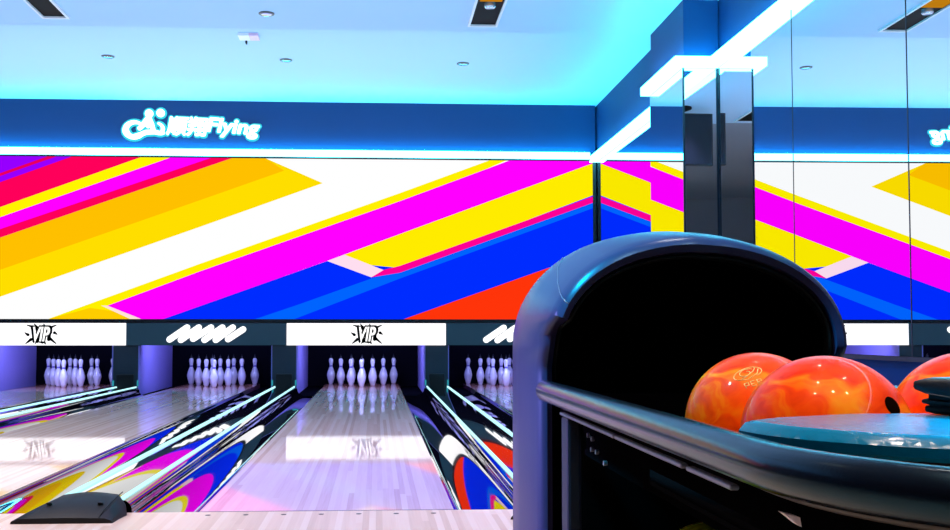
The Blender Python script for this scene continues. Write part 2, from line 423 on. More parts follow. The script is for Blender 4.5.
# ------------------------------------------------------------------ sign on the navy band
SY = MASK+.06
sg = empty('lit_sign', (-2.6, SY, 3.3)); tag(sg, 'glowing white company sign with swoosh emblem on the navy band', 'sign')
def sp(zx, zy, r):                 # measured on the enlarged view of the sign
    P = at(110+zx/5.588, 95+zy/5.588, 1, SY); return (P.x, P.z, r/5.588*SY/F)
def ell(cx, cy, rx, ry, a0, a1, w0, w1, n=16, rot=0):
    o = []
    for k in range(n+1):
        a = math.radians(a0+(a1-a0)*k/n); w = w0+(w1-w0)*(1-abs(2*k/n-1))
        o.append(sp(cx+rx*math.cos(a), cy+ry*math.sin(a), w))
    return o
def emblem(grow):
    e = MB()
    y0, y1 = (SY-.035, SY-.012) if not grow else (SY-.010, SY-.006)
    G = lambda L: [(x, z, r+grow) for x, z, r in L]
    e.stroke(G(ell(142, 196, 52, 42, -60, -330, 7, 17)), y0, y1)
    e.stroke(G([sp(125, 236, 10), sp(165, 226, 12), sp(205, 210, 12), sp(250, 208, 12), sp(285, 216, 10), sp(300, 214, 8)]), y0, y1)
    e.stroke(G(ell(262, 190, 36, 30, -70, 75, 6, 10)), y0, y1)
    e.stroke(G([sp(218, 130, 14), sp(190, 165, 13), sp(168, 188, 11)]), y0, y1)
    e.stroke(G([sp(218, 130, 14), sp(232, 165, 15), sp(243, 190, 11)]), y0, y1)
    e.stroke(G([sp(205, 160, 14), sp(215, 178, 9)]), y0, y1)
    e.stroke(G([sp(221, 106, 22), sp(221.5, 106, 22)]), y0, y1)
    e.stroke(G([sp(285, 103, 22), sp(285.5, 103, 22)]), y0, y1)
    return e
emblem(0).build('emblem', M['sign'], sg)
emblem(.028).build('emblem_glow', M['sign_halo'], sg)
a, b = sp(322, 178, 1), sp(560, 178, 1)
ch = text_mesh('characters', '\u987a\u7fd4', .3, M['sign'], sg, ((a[0]+b[0])/2, SY-.02, a[1]), shear=.12, thick=.011)
a, b = sp(565, 178, 1), sp(840, 196, 1)
tx = text_mesh('lettering', 'Flying', .3, M['sign'], sg, ((a[0]+b[0])/2, SY-.02, (a[1]+b[1])/2-.0), shear=.15, thick=.010)
def fit(o, x0, x1, z0, z1, rot=0):
    xs = [v.co.x for v in o.data.vertices]; zs = [v.co.z for v in o.data.vertices]
    s1 = (x1-x0)/(max(xs)-min(xs)); s2 = (z1-z0)/(max(zs)-min(zs))
    cx, cz = (max(xs)+min(xs))/2, (max(zs)+min(zs))/2
    for v in o.data.vertices: v.co.x = (v.co.x-cx)*s1; v.co.z = (v.co.z-cz)*s2
    L = WL[o.parent.name]; o.location = Vector(((x0+x1)/2-L.x, o.location.y, (z0+z1)/2-L.z))
    o.rotation_euler.y = rot
def fitpx(o, u0, v0, u1, v1, Y, rot=0):
    a, b = at(u0, v1, 1, Y), at(u1, v0, 1, Y); fit(o, a.x, b.x, a.z, b.z, rot)
fitpx(ch, 166.5, 117, 208.5, 136, SY, .035)
fitpx(tx, 207, 119.5, 260, 138, SY, .06)
for body, u0, v0, u1, v1, rot, sh in (('\u987a\u7fd4', 164.5, 115.5, 210.5, 138, .035, .12), ('Flying', 205, 117.5, 262, 140, .06, .15)):
    g = text_mesh('letter_glow', body, .3, M['sign_halo'], sg, (0, SY-.008, 0), shear=sh, thick=.03, extrude=.001)
    fitpx(g, u0, v0, u1, v1, SY, rot)

# ------------------------------------------------------------------ masking banners above the pins
BZ0, BZ1 = at(366, 345.2, 1, MASK).z, at(366, 323.3, 1, MASK).z
bx = [-5.24, at(126, 334, 1, MASK).x, at(286.5, 334, 1, MASK).x, at(446, 334, 1, MASK).x, XW-.015]
names = [('white illuminated banner above the leftmost lane with a black burst mark', True), ('dark teal banner with white zigzag scribble above the second lane from left', False),
         ('white illuminated banner with black burst mark above the middle lane', True), ('dark teal banner with white zigzag behind the ball return hood', False)]
def burst(cu, cv, r):
    """black splash with ragged rays, white letters on top"""
    c = at(cu, cv, 1, MASK-.02); k = MASK/F
    mb = MB()
    y = MASK-.021
    rays = [(-14, -9, -7, -7), (-16, -1.5, -13, .5), (-15, 9, -10, 5), (-6, 9, -3, 5), (14, -9, 7, -6), (15, 0, 12.5, -1.5), (14, 9, 8, 4), (4, 9.5, 2, 6), (-7, -10, -4, -6), (2, -10, 4, -6)]
    for (x0, y0, x1, y1) in rays:
        mb.stroke([(c.x+x0*k, c.z-y0*k, .5*k), (c.x+x1*k, c.z-y1*k, 1.5*k)], y, y+.004)
    for (x0, y0, x1, y1, w) in [(-9, -6, -4, 7, 1.6), (-5, -7, -1, 6, 1.6), (1, -7, 1, 7, 2.2), (8, -5, 7, 5, 1.7), (5, 1, 9, -2, 1.3)]:
        mb.stroke([(c.x+x0*k, c.z-y0*k, w*k), (c.x+x1*k, c.z-y1*k, w*k)], y, y+.004)
    return mb, c, k
for i, (lab, white) in enumerate(names):
    x0, x1 = bx[i]+.004, bx[i+1]-.004
    r = empty('banner_panel', ((x0+x1)/2, MASK, BZ0)); tag(r, lab, 'banner', 'banners over the pins')
    MB().box(x0, x1, MASK-.012, MASK+.05, BZ0, BZ1).build('panel', M['banner_white' if white else 'banner_dark'], r)
    if i == 0: ccu = 41.5
    if i == 2: ccu = 367.5
    if white:
        mb, c, k = burst(ccu, 334.3, 10)
        mb.build('burst_mark', M['mark_black'], r)
        t = text_mesh('letter_outline', 'VIP', .2, M['mark_black'], r, (c.x, MASK-.025, c.z), shear=.25, thick=.012, extrude=.002)
        fitpx(t, ccu-11, 325.2, ccu+11, 343.0, MASK-.025)
        t = text_mesh('lettering', 'VIP', .2, M['mark_white'], r, (c.x, MASK-.03, c.z), shear=.25, bold=.004, extrude=.003)
        fitpx(t, ccu-8.5, 326.8, ccu+8.5, 341.5, MASK-.03)
    else:
        cu, cv = (206.3, 333.5) if i == 1 else (523, 333.8)
        mb = MB()
        for (a0, b0, a1, b1) in [(210, 130, 303, 66), (270, 132, 365, 66), (335, 126, 430, 66), (395, 132, 490, 66), (455, 132, 545, 66), (520, 128, 600, 76)]:
            P, Q = at(cu+(a0-405)/5.3, cv+(b0-98)/5.3, 1, MASK-.02), at(cu+(a1-405)/5.3, cv+(b1-98)/5.3, 1, MASK-.02)
            mb.stroke([(P.x, P.z, 3.1*MASK/F), (Q.x, Q.z, 3.1*MASK/F)], MASK-.02, MASK-.014)
        mb.build('zigzag_mark', M['mark_white'], r)
# mask backing, hidden top of the pin area
struct(MB().box(XL, XW, MASK+.06, PITB, SZ0-.045, SZ0+.1).build('pit_roof', M['black']))
struct(MB().box(XL, XW, PITB, PITB+.1, -.14, 1.0).build('pit_backdrop', M['pit']))
struct(MB().box(XL, bx[0], MASK-.012, MASK+.05, -.14, SZ0-.06).build('wall_mask', M['black']))

# ------------------------------------------------------------------ lanes, gutters, cappings
ordn = ['leftmost', 'second from left', 'middle', 'rightmost']
lab_l = ['pale wooden bowling lane at the far left edge', 'glossy pale wooden lane ending under the dark zigzag banner', 'lavender-lit wooden lane running straight to seven visible pins', 'wooden lane mostly hidden behind the ball return hood']
for i, Xc in enumerate(LX):
    r = empty('bowling_lane', (Xc, FOUL, 0)); tag(r, lab_l[i], 'bowling lane', 'bowling lanes')
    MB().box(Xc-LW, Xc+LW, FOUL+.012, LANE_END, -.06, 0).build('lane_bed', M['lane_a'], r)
    MB().box(Xc-LW, Xc+LW, FOUL, FOUL+.012, -.06, .0003).build('foul_line', M['foul'], r)
    for k in range(-3, 4):
        x = Xc+k*.1524; y = 10.42-abs(k)*.23
        mb = MB(); mb.prism([(x-.018, y-.06, .0003), (x+.018, y-.06, .0003), (x, y+.07, .0003)], (0, 0, .0008)); mb.build('lane_arrow', M['arrow'], r)
gl = []
def gutter(xl, xc, label):
    """xl: lane edge, xc: capping edge"""
    s = 1 if xc > xl else -1
    W = abs(xc-xl); prof = [(0, -.06), (.0005, -.006)]
    g0, g1 = .006, W-.028
    for k in range(0, 25):
        a = PI*k/24; prof.append((g0+(g1-g0)*(1-math.cos(a))/2, -.012-.062*math.sin(a)**.9+.03*(k/24)**2))
    prof += [(W-.02, .035), (W-.008, .046), (W, .05), (W, -.1)]
    mb = MB(); mb.grid([[(xl+s*px, y, pz) for px, pz in prof] for y in (FOUL+.001, 6.5, 9.5, MASK-.03)])
    o = mb.build('bowling_gutter', M['gutter'], None, smooth=True, loc=((xl+xc)/2, FOUL, 0), angle=math.radians(50))
    tag(o, label, 'gutter', 'gutters beside the lanes')
    # the pit ends of the gutter
gutter(LX[0]-LW, -5.06, 'black gutter along the left side of the leftmost lane')
gutter(LX[0]+LW, CAPS[0][0], 'black gutter along the right side of the leftmost lane')
gutter(LX[1]-LW, CAPS[0][1], 'glossy black gutter along the left side of the lane under the zigzag banner')
gutter(LX[1]+LW, CAPS[1][0], 'glossy gutter with colourful reflections right of the second lane')
gutter(LX[2]-LW, CAPS[1][1], 'glossy gutter with colourful reflections left of the middle lane')
gutter(LX[2]+LW, CAPS[2][0], 'glossy gutter with blue and red reflections right of the middle lane')
gutter(LX[3]-LW, CAPS[2][1], 'glossy gutter beside the ball return hood, left of the rightmost lane')
gutter(LX[3]+LW, XP-.03, 'black gutter between the rightmost lane and the mirrored wall')
struct(MB().box(XP-.029, XW-.02, FOUL, MASK-.03, -.14, .05).build('trim_2', M['capping']))
struct(MB().box(XL, XW, MASK-.03, PITB, -.14, -.06).build('pit_floor', M['pit']))
cap_lab = ['black capping with two lit edges between the two left lanes', 'black capping with two lit edges left of the middle lane, dark cover at its end', 'black capping with two lit edges right of the middle lane']
for i, (a, b) in enumerate(CAPS):
    r = empty('ball_track_capping', ((a+b)/2, FOUL, 0)); tag(r, cap_lab[i], 'capping', 'cappings between the lanes')
    n = 12
    rows = [[(a+(b-a)*k/n, y, .052+.012*math.sin(PI*k/n)) for k in range(n+1)] for y in (FOUL, 8, MASK-.03)]
    mb = MB(); mb.grid(rows); mb.box(a, b, FOUL, MASK-.03, -.1, .05); mb.build('cover', M['capping'], r, smooth=True, angle=.5)
    for x in (a+.011, b-.011):
        MB().box(x-.009, x+.009, FOUL, MASK-.03, .052, .066, .004, 1).build('edge_light', M['lane_strip'], r)
    # end cover: flared dark block with two screw holes
    y0 = FOUL-.23
    ec = MB(); rows = []
    for (y, wx, z) in ((y0, .06, .0), (y0+.0, .06, .022), (y0+.03, .052, .04), (y0+.09, .034, .062), (y0+.17, .02, .080), (y0+.225, .006, .086), (FOUL-.002, .0, .086)):
        sh = {.06: -.05, .052: -.04, .034: -.02, .02: .004, .006: .0, .0: 0}[wx]; A, B = a-wx+sh, b+wx+sh; row = []
        m = 10
        row += [(A, y, 0), (A+.004, y, z*.45)]
        for k in range(m+1):
            t = k/m; row.append((A+.03+(B-A-.06)*t, y, z*(.88+.12*math.sin(PI*t))))
        row += [(B-.004, y, z*.45), (B, y, 0)]
        rows.append(row)
    ec.grid(rows)
    ec.poly([p for p in rows[-1]][::-1])
    eo = ec.build('capping_end_cover', M['endcap'], None, smooth=True, angle=.6, loc=((a+b)/2, y0, 0))
    tag(eo, ['dark end cover on the floor left of the second lane', 'dark moulded end cover with two screw holes, left of the middle lane', 'dark end cover on the floor behind the ball return'][i], 'end cover', 'end covers of the cappings')
    for x in (a+.01, b-.06):
        MB().lathe([(.011, 0), (.011, .006), (.006, .007)], (x, y0+.09, .0605), 14).build('screw_recess', M['black'], eo)
    mb = MB()
    A, B = a-.06, b+.06
    mb.tube([(b-.045, y0-.001, .018), (b-.034, y0+.03, .0415), (b-.022, y0+.09, .062), (b-.010, y0+.17, .0795), (b-.008, y0+.225, .0855)], .002, 6)
    mb.build('cover_seam', M['black'], eo)

# ------------------------------------------------------------------ pin area: divider posts, kickback panels
posts = [(-5.30, -4.98), (-3.344, -3.006), (-1.34, -1.012), (.621, .937), (2.63, XW-.018)]
plabs = ['grey divider post at the far left beyond the frame', 'grey divider post between the two leftmost pin sets', 'grey divider post between the second and middle pin sets', 'grey divider post right of the middle pin set', 'grey divider post against the mirrored wall']
for (a, b), lb in zip(posts, plabs):
    r = empty('divider_post', ((a+b)/2, MASK, 0)); tag(r, lb, 'post', 'divider posts between the pin sets')
    MB().box(a+.012, b-.012, MASK+.01, MASK+.10, -.05, BZ0-.002).build('front_panel', M['post'], r)
    MB().box(a+.06, b-.06, MASK-.02, MASK+.012, .0, .22, .01).build('ball_return_door', M['black_frame'], r)
    MB().box(a, a+.012, MASK+.0, PITB-.16, -.05, BZ0-.002).build('kickback_panel', M['kick'], r)
    MB().box(b-.012, b, MASK+.0, PITB-.16, -.05, BZ0-.002).build('kickback_panel', M['kick'], r)
    MB().box(a+.012, b-.012, MASK+.11, PITB-.16, -.05, BZ0-.002).build('kickback_core', M['black'], r)
    if a > -5.4 and b < 2.7:
        for x in (a+.004, b-.024):
            MB().box(x, x+.02, MASK-.006, MASK+.009, .07, .14).build('edge_lamp', emis('teal_lamp', (.05, .6, .75, 1), .5), r)
for i in range(4):
    a, b = posts[i][1], posts[i+1][0]
    o = MB().box(a+.01, b-.01, PITB-.15, PITB-.1, -.05, SZ0-.05).build('pit_curtain', M['pit'])
    tag(o, ['black pit curtain behind the leftmost pins', 'black pit curtain behind the ten pins of the second lane', 'black pit curtain behind the middle pins', 'black pit curtain behind the rightmost pins'][i], 'curtain', 'pit curtains')

# ------------------------------------------------------------------ pins
prof = [(0.0256, 0), (.0285, .006), (.0359, .019), (.0452, .057), (.0538, .086), (.0594, .1143), (.0605, .13), (.0579, .149), (.0494, .184), (.0404, .2096), (.0315, .2318), (.0249, .2445), (.0228, .254), (.0225, .265), (.0242, .289), (.0291, .3115), (.0322, .33), (.0323, .343), (.0305, .358), (.025, .370), (.016, .3775), (.008, .380)]
pr = empty('bowling_pin', (0, 0, 0))
MB().lathe(prof, n=28).build('pin_body', M['pin'], pr, smooth=True)
MB().lathe([(.0238, .252), (.0236, .258), (.0234, .266), (.0242, .274)], n=28).build('neck_band', M['pin_band'], pr, smooth=True)
MB().lathe([(.009, .378), (.011, .384), (.011, .408), (.007, .414), (.003, .418), (.003, .440)], n=12).build('string_cap', M['pin_cap'], pr, smooth=True)
first = True
where = ['leftmost lane', 'second lane from the left', 'middle lane', 'lane beside the ball return hood']
rown = {0: 'head pin at the front', 1: 'second row', 2: 'third row', 3: 'back row'}
posn = {1: ['left', 'right'], 2: ['left', 'centre', 'right'], 3: ['far left', 'left of centre', 'right of centre', 'far right']}
lanes_w = ['under the far-left white banner', 'under the dark zigzag banner', 'under the middle white banner', 'beside the ball return hood']
for li, Xc in enumerate(LX):
    for rr in range(4):
        for k in range(rr+1):
            o = pr if first else copy_tree(pr); first = False
            o.location = (Xc+(k-rr/2)*.3048, HEADPIN+rr*.264, 0)
            if rr == 0: lb = 'white bowling pin, frontmost of the set ' + lanes_w[li]
            else: lb = 'white bowling pin, %s in the %s %s' % (posn[rr][k], rown[rr], lanes_w[li])
            tag(o, lb, 'bowling pin', 'bowling pins on the %s' % where[li])

# ------------------------------------------------------------------ ceiling fittings
def downlight(u, v, z, lab):
    P = at(u, v, 2, z)
    r = empty('downlight', (P.x, P.y, z)); tag(r, lab, 'downlight', 'round ceiling fittings')
    MB().lathe([(.07, -.0), (.07, -.005), (.06, -.009), (.05, -.008)], P, 20).build('trim_ring', M['metal_grey'], r, smooth=True, angle=.6)
    MB().lathe([(.048, -.004), (.048, -.012), (.03, -.014)], P, 16).build('lens', M['lens'], r, smooth=True, angle=.6)
downlight(108, 56.3, ZCF, 'small round ceiling fitting at the far left, above the left end of the sign')
downlight(286, 60, ZCF, 'small round ceiling fitting near the middle, right of the sign')
downlight(463, 63.5, ZCF, 'small round ceiling fitting right of centre, above the white stripes')
downlight(266.5, 13.5, ZC, 'small round grey ceiling fitting closest to the top edge')
P0, P1 = at(237.5, 32.5, 2, ZCF), at(260, 38.0, 2, ZCF)
r = empty('ceiling_plate', ((P0.x+P1.x)/2, P0.y, ZCF)); tag(r, 'small white and pink ceiling plate between two round fittings', 'ceiling plate')
MB().box(P0.x, P0.x+.11, P1.y, P0.y, ZCF-.03, ZCF-.0, .004).build('white_plate', M['plate_white'], r)
MB().box(P0.x+.11, P1.x, P1.y, P0.y, ZCF-.03, ZCF-.0, .004).build('pink_plate', M['plate_pink'], r)
MB().box(P0.x+.055, P0.x+.07, P1.y-.006, P1.y+.05, ZCF-.055, ZCF-.02).build('sensor', M['black'], r)
def slot(x0, x1, y1, lab, lamps):
    y0 = 3.45
    r = empty('light_slot', ((x0+x1)/2, y1, ZC)); tag(r, lab, 'ceiling slot', 'dark lamp slots in the ceiling')
    MB().box(x0, x1, y0, y1, ZC-.004, ZC-.001).build('slot_opening', M['slot'], r)
    mb = MB(); mb.box(x0-.02, x0, y0, y1+.03, ZC-.02, ZC-.0005).box(x1, x1+.02, y0, y1+.03, ZC-.02, ZC-.0005).box(x0, x1, y1, y1+.03, ZC-.02, ZC-.0005)
    mb.build('slot_rim', M['slot_rim'], r)
    for yy in lamps:
        xc = (x0+x1)/2
        l = MB().lathe([(.05, 0), (.05, -.03), (.042, -.04), (.03, -.036)], (xc, yy, ZC-.004), 18).build('spot_lamp', M['lens'], r, smooth=True, angle=.6)
        MB().box(x0+.02, x1-.02, yy-.36, yy-.07, ZC-.012, ZC-.005).build('amber_panel', M['amber'], r)
slot(.85, 1.08, 8.94, 'dark ceiling slot with amber lamp near the top centre', [8.36, 6.9, 5.4])
slot(-2.96, -2.76, 8.90, 'dark empty ceiling slot at the top left', [7.2, 5.4])
r = empty('wall_monitor', (1.93, 4.2, ZC)); tag(r, 'dark hanging monitor seen only as a reflection in the pier mirror', 'monitor')
MB().box(1.47, 2.45, 4.16, 4.22, 2.83, 3.49, .01).build('monitor_body', M['black_frame'], r)
MB().box(1.49, 2.43, 4.22, 4.226, 2.85, 3.47).build('screen', M['screen_dark'], r)
MB().tube([(1.88, 4.2, ZC), (1.88, 4.2, 3.48)], .03, 12).build('pole', M['black'], r)
MB().lathe([(.14, 0), (.14, -.02), (.1, -.035), (.03, -.06)], (1.88, 4.2, ZC), 20).build('ceiling_flange', M['black'], r)

# ------------------------------------------------------------------ ball return
CX = .70
br = empty('ball_return', (CX, 1.6, 0)); tag(br, 'black ball return with arched hood and rounded bumper rail', 'ball return')
def arch(hw, top, base, n=36, n2=12, cx=.687, z0=0.0):
    """left foot -> over the top -> right foot"""
    pts = [(cx-hw, z0+(base-z0)*k/n2) for k in range(n2)]
    for k in range(n+1):
        a = PI-PI*k/n; ca, sa = math.cos(a), math.sin(a)
        pts.append((cx+hw*math.copysign(abs(ca)**.96, ca), base+(top-base)*sa**.96))
    pts += [(cx+hw, base-(base-z0)*(k+1)/n2) for k in range(n2)]
    return pts
def yfront(z):
    """front edge of the shell: the upper hood overhangs, with a notch above the rail"""
    a, b = 2.09, 2.23
    if z > .762: return a
    if z > .742: return a+(b-.03-a)*((.762-z)/.02)
    if z > .725: return b-.03-.022*((.742-z)/.017)
    if z > .66: return b-.052+.052*((.725-z)/.065)
    return b
def yright(z):
    a, b = 2.10, 2.215
    return a if z > .70 else (b-(b-a)*max(0, (z-.62)/.08))
YF = lambda x, z: yfront(z) if x < .70 else yright(z)
secs = [(0, .322, .926), (.015, .330, .936), (.05, .336, .944), (.12, .340, .952), (.28, .344, .964), (.55, .349, .977), (.8, .351, .982), (.92, .346, .976), (.975, .332, .96), (1.0, .308, .93)]
n2 = 44
base_ring = arch(.31, .94, .71, n2=n2)
lx = lambda x, t=0: x+.020*(1-min(1, t*1.4))*max(0, (.687-x)/.33)
rows = []
for t, hw, top in secs:
    row = []
    A = arch(hw, top, .71, n2=n2)
    for (x, z) in A:
        yf = yfront(z) if x < CX else yright(z); yb = 2.50
        row.append((lx(x, t), yf+(yb-yf)*t, z))
    rows.append(row)
mb = MB(); mb.grid(rows)
V = rows[-1]
mb.poly([(x, y, z) for x, y, z in V])
# thickness of the front edge, turned inwards
row2 = []
for (x, z) in arch(.309, .911, .71, n2=n2):
    row2.append((lx(x), YF(x, z)+.006, z))
row3 = [(lx(x), YF(x, z)+.03, z) for (x, z) in arch(.305, .907, .71, n2=n2)]
mb.grid([rows[0], row2, row3])
bmesh.ops.remove_doubles(mb.bm, verts=list(mb.bm.verts), dist=.0001)
hood = mb.build('hood_shell', M['hood'], br, smooth=True, angle=math.radians(40))
# inner trim ring and black lining
def lx(x, t=0): return x+.020*(1-min(1, t*1.4))*max(0, (.687-x)/.33)
def xr(hw, top, dy): return [(lx(x), YF(x, z)+dy, z) for (x, z) in arch(hw, top, .71, n2=n2) if z > .62]
mb = MB(); mb.grid([xr(.3045, .9065, .022), xr(.301, .903, .014), xr(.297, .899, .016), xr(.295, .897, .04)])
mb.build('hood_trim_ring', M['blackplastic'], hood, smooth=True)
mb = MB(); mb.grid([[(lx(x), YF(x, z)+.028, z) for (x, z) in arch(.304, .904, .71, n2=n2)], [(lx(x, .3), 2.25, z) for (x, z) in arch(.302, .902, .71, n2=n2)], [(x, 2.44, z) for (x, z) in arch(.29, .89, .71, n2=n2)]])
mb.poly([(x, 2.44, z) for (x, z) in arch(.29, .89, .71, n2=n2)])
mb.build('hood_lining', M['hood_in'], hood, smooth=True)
# rail: starts in the hood legs, runs towards the approach and round the end
sm = []
for t, hw, top in secs[:-2]:
    a = math.radians(23+27*min(1, t*1.25)); x = .687-hw*math.cos(a)**.96; z = .71+(top-.71)*math.sin(a)**.96
    sm.append((lx(x, t)-.0006, 2.09+(2.50-2.09)*t, z+.0006))
MB().tube(sm, .0011, 6).build('hood_seam', M['steel'], hood, smooth=True)
RX, RZ, RR, RY, RYE = .326, .609, .0235, .95, .325
RB = 2.18
path = [(CX-RX, RB+.02, RZ), (CX-RX, RB, RZ)]
path += [(CX-RX, RB-(RB-RY)*k/14, RZ) for k in range(1, 15)]
path += [(CX-RX*math.cos(PI*k/28), RY-RYE*math.sin(PI*k/28), RZ) for k in range(1, 29)]
path += [(CX+RX, RY+(RB-RY)*k/14, RZ) for k in range(1, 15)] + [(CX+RX, RB+.02, RZ)]
MB().tube(path, [.020]+[RR]*(len(path)-2)+[.020], 24).build('bumper_rail', M['rail'], br, smooth=True, angle=.9)
# skirt and steel line below the rail
def oval(r, yb, z, ye=RY, n=28):
    return [(CX-r, yb, z)]+[(CX-r*math.cos(PI*k/n), ye-r*math.sin(PI*k/n), z) for k in range(n+1)]+[(CX+r, yb, z)]
mb = MB(); mb.grid([oval(RX-.012, 2.15, .590), oval(RX-.008, 2.15, .584), oval(RX-.014, 2.15, .578), oval(RX-.03, 2.15, .575)])
mb.build('lower_skirt', M['brown'], br, smooth=True)
for yy0, yy1 in ((1.55, 2.0), (1.2, 1.54), (1.03, 1.18)):
    MB().box(CX-RX-.004, CX-RX+.006, yy0, yy1, .571, .577, .0015, 1).build('steel_trim', M['steel'], br)
# tray with low ribs for the balls
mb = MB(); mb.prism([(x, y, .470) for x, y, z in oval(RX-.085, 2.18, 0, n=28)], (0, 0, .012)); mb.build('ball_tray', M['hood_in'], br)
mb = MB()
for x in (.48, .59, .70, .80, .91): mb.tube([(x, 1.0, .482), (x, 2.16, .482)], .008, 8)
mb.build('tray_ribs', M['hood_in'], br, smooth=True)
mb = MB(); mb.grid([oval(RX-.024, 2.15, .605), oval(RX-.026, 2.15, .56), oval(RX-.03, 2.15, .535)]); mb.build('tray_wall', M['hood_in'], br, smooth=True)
MB().box(CX-.012, CX+.012, 1.25, 2.2, 0, .47).build('added_dark_panel', M['hood_in'], br)  # black divider added to keep the rack interior dark
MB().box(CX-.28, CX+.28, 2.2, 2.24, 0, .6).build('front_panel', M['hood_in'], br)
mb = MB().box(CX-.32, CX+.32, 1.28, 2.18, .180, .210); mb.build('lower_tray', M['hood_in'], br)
MB().box(.372, .40, 1.93, 1.995, 0, .57, .006).build('support_post', M['navymetal'], br)
MB().box(1.0, 1.028, 1.93, 1.995, 0, .57, .006).build('support_post', M['navymetal'], br)
mb = MB().box(.405, .415, 1.5, 1.91, .50, .556); mb.build('side_panel', M['hood_in'], br)
for (yy, zz) in ((1.87, .543), (1.835, .540), (1.84, .520), (1.80, .520), (1.735, .508)):
    mb = MB(); mb.tube([(.398, yy, zz), (.4045, yy, zz)], .0045, 10); mb.build('bolt', M['steel'], br)
# pedestal under the near end
mb = MB(); mb.prism([(.415, 1.02, .555), (.45, .98, .555), (.50, 1.10, 0), (.46, 1.15, 0)], (.05, .02, 0)); mb.build('pedestal_leg', M['brown'], br)
mb = MB(); mb.prism([(.90, 1.02, .555), (.935, .98, .555), (.90, 1.10, 0), (.86, 1.15, 0)], (.05, .02, 0)); mb.build('pedestal_leg', M['brown'], br)
MB().box(CX-.06, CX+.06, 1.1, 1.22, 0, .47, .01).build('pedestal', M['hood_in'], br)
q = [at(u, v, 1, .93) for u, v in ((783, 513), (796, 516), (810, 521), (826, 524), (845, 526), (880, 534), (875, 548), (840, 543), (812, 533), (798, 525))]
mb = MB(); mb.prism([tuple(p) for p in q], (0, .012, 0)); mb.build('bracket_gleam', M['pale'], br)
# deck plate over the near end of the rack
PCX, PCY, PR = .70, 1.05, .312
PBK = 1.13
def plate_outline(r, yb=PBK):
    pts = [(PCX+r*.55, yb), (PCX-r*.5, yb), (PCX-r*.85, PCY+.035)]
    for k in range(49):
        a = PI+PI*k/48
        pts.append((PCX+r*math.cos(a), PCY+(r-.083)*math.sin(a)))
    return pts+[(PCX+r*.85, PCY+.035)]
mb = MB()
lay = [(PR-.012, .618), (PR, .623), (PR+.001, .632), (PR-.006, .640), (PR-.014, .6425)]
mb.grid([[(x, y, z) for x, y in plate_outline(r)] for r, z in lay], close_u=True)
mb.poly([(x, y, .6425) for x, y in plate_outline(PR-.014)]); mb.poly([(x, y, .618) for x, y in plate_outline(PR-.012)][::-1])
mb.build('deck_plate', M['plate'], br, smooth=True, angle=math.radians(35))
mb = MB(); mb.grid([[(x, y, .63) for x, y in plate_outline(PR-.02, 1.11)], [(x, y, .585) for x, y in plate_outline(PR-.03, 1.11)]]); mb.build('deck_skirt', M['blackplastic'], br, smooth=True)

# ------------------------------------------------------------------ balls
def ball(c, m, label, rot=(0, 0, 0), holes=(), logo=None, nm='bowling_ball'):
    r = empty(nm, (c[0], c[1], c[2]-.108)); tag(r, label, 'bowling ball', 'bowling balls on the ball return')
    b = bmesh.new(); bmesh.ops.create_uvsphere(b, u_segments=64, v_segments=40, radius=.108)
    bmesh.ops.transform(b, matrix=Matrix.Rotation(rot[0], 4, 'X')@Matrix.Rotation(rot[2], 4, 'Z'), verts=b.verts)
    mb = MB(); mb.merge(b)
    o = mb.build('ball_body', m, r, smooth=True, loc=(0, 0, 0)); o.parent = r; o.location = (0, 0, .108); WL[o.name] = Vector((0, 0, 0))
    C = Vector((0, 0, 0))
    for d, rad in holes:
        d = Vector(d).normalized(); a = d.orthogonal().normalized(); w = d.cross(a)
        mb = MB(); pts = []
        for rr in (rad, rad*.7, rad*.4, rad*.1):
            hh2 = math.sqrt(.10835**2-rr*rr); pts.append([d*hh2+a*rr*math.cos(2*PI*k/24)+w*rr*math.sin(2*PI*k/24) for k in range(24)])
        mb.grid(pts, close_u=True); mb.poly(pts[-1])
        h = mb.build('finger_hole', M['hole'], None, smooth=True); h.parent = o
    if logo:
        d, ang = logo; d = Vector(d).normalized()
        rt = Vector((0, 0, 1)).cross(d).normalized(); u_ = d.cross(rt)
        R2 = lambda x, y: (x*math.cos(ang)-y*math.sin(ang), x*math.sin(ang)+y*math.cos(ang))
        def on(x, y):
            x, y = R2(x, y); v = d*.108+rt*x+u_*y; return v.normalized()*.1084
        mb = MB()
        def pen(pts, r=.0007): mb.tube([on(x, y) for x, y in pts], r, 6)
        # swirl
        pen([(.021*math.cos(a), .011*math.sin(a)) for a in [math.radians(t) for t in range(-60, 215, 10)]])
        pen([(.021*math.cos(math.radians(215)), .011*math.sin(math.radians(215))), (-.004, -.012), (.012, -.006), (.017, .003)])
        pen([((.004+.008*(1-k/22))*math.cos(k*.33+.5)-.002, (.003+.006*(1-k/22))*math.sin(k*.33+.5)+.001) for k in range(22)])
        pen([(-.012, -.008), (-.002, -.005), (.008, .0), (.013, .006), (.012, .009)])
        # block letters under the swirl
        for i, seg in enumerate(([(0, 0), (0, 1), (.8, 1), (.8, .45), (0, .45)], [(.8, 0), (0, 0), (0, .5), (.7, .5), (0, .5), (0, 1), (.8, 1)], [(0, 0), (0, 1), (.8, 1), (.8, .5), (0, .5), (.8, 0)])):
            pen([(-.012+i*.0095+x*.0075, -.026+y*.009) for x, y in seg], .0008)
        g = mb.build('engraved_mark', M['engraved'], None, smooth=True); g.parent = o
    return r
ball((.590, 1.285, .598), M['ball'], 'orange marbled bowling ball at front with dark finger hole', (.4, 0, .8), holes=[((.43, -.80, .45), .0128)])
ball((.584, 1.503, .598), M['ball'], 'orange bowling ball with engraved swirl, nearest the hood', (1.2, 0, 2.0), logo=((-.37, -.60, .75), .5))
ball((.812, 1.322, .603), M['ball'], 'orange bowling ball at the right edge behind the black pouch', (2.2, 0, 3.1))
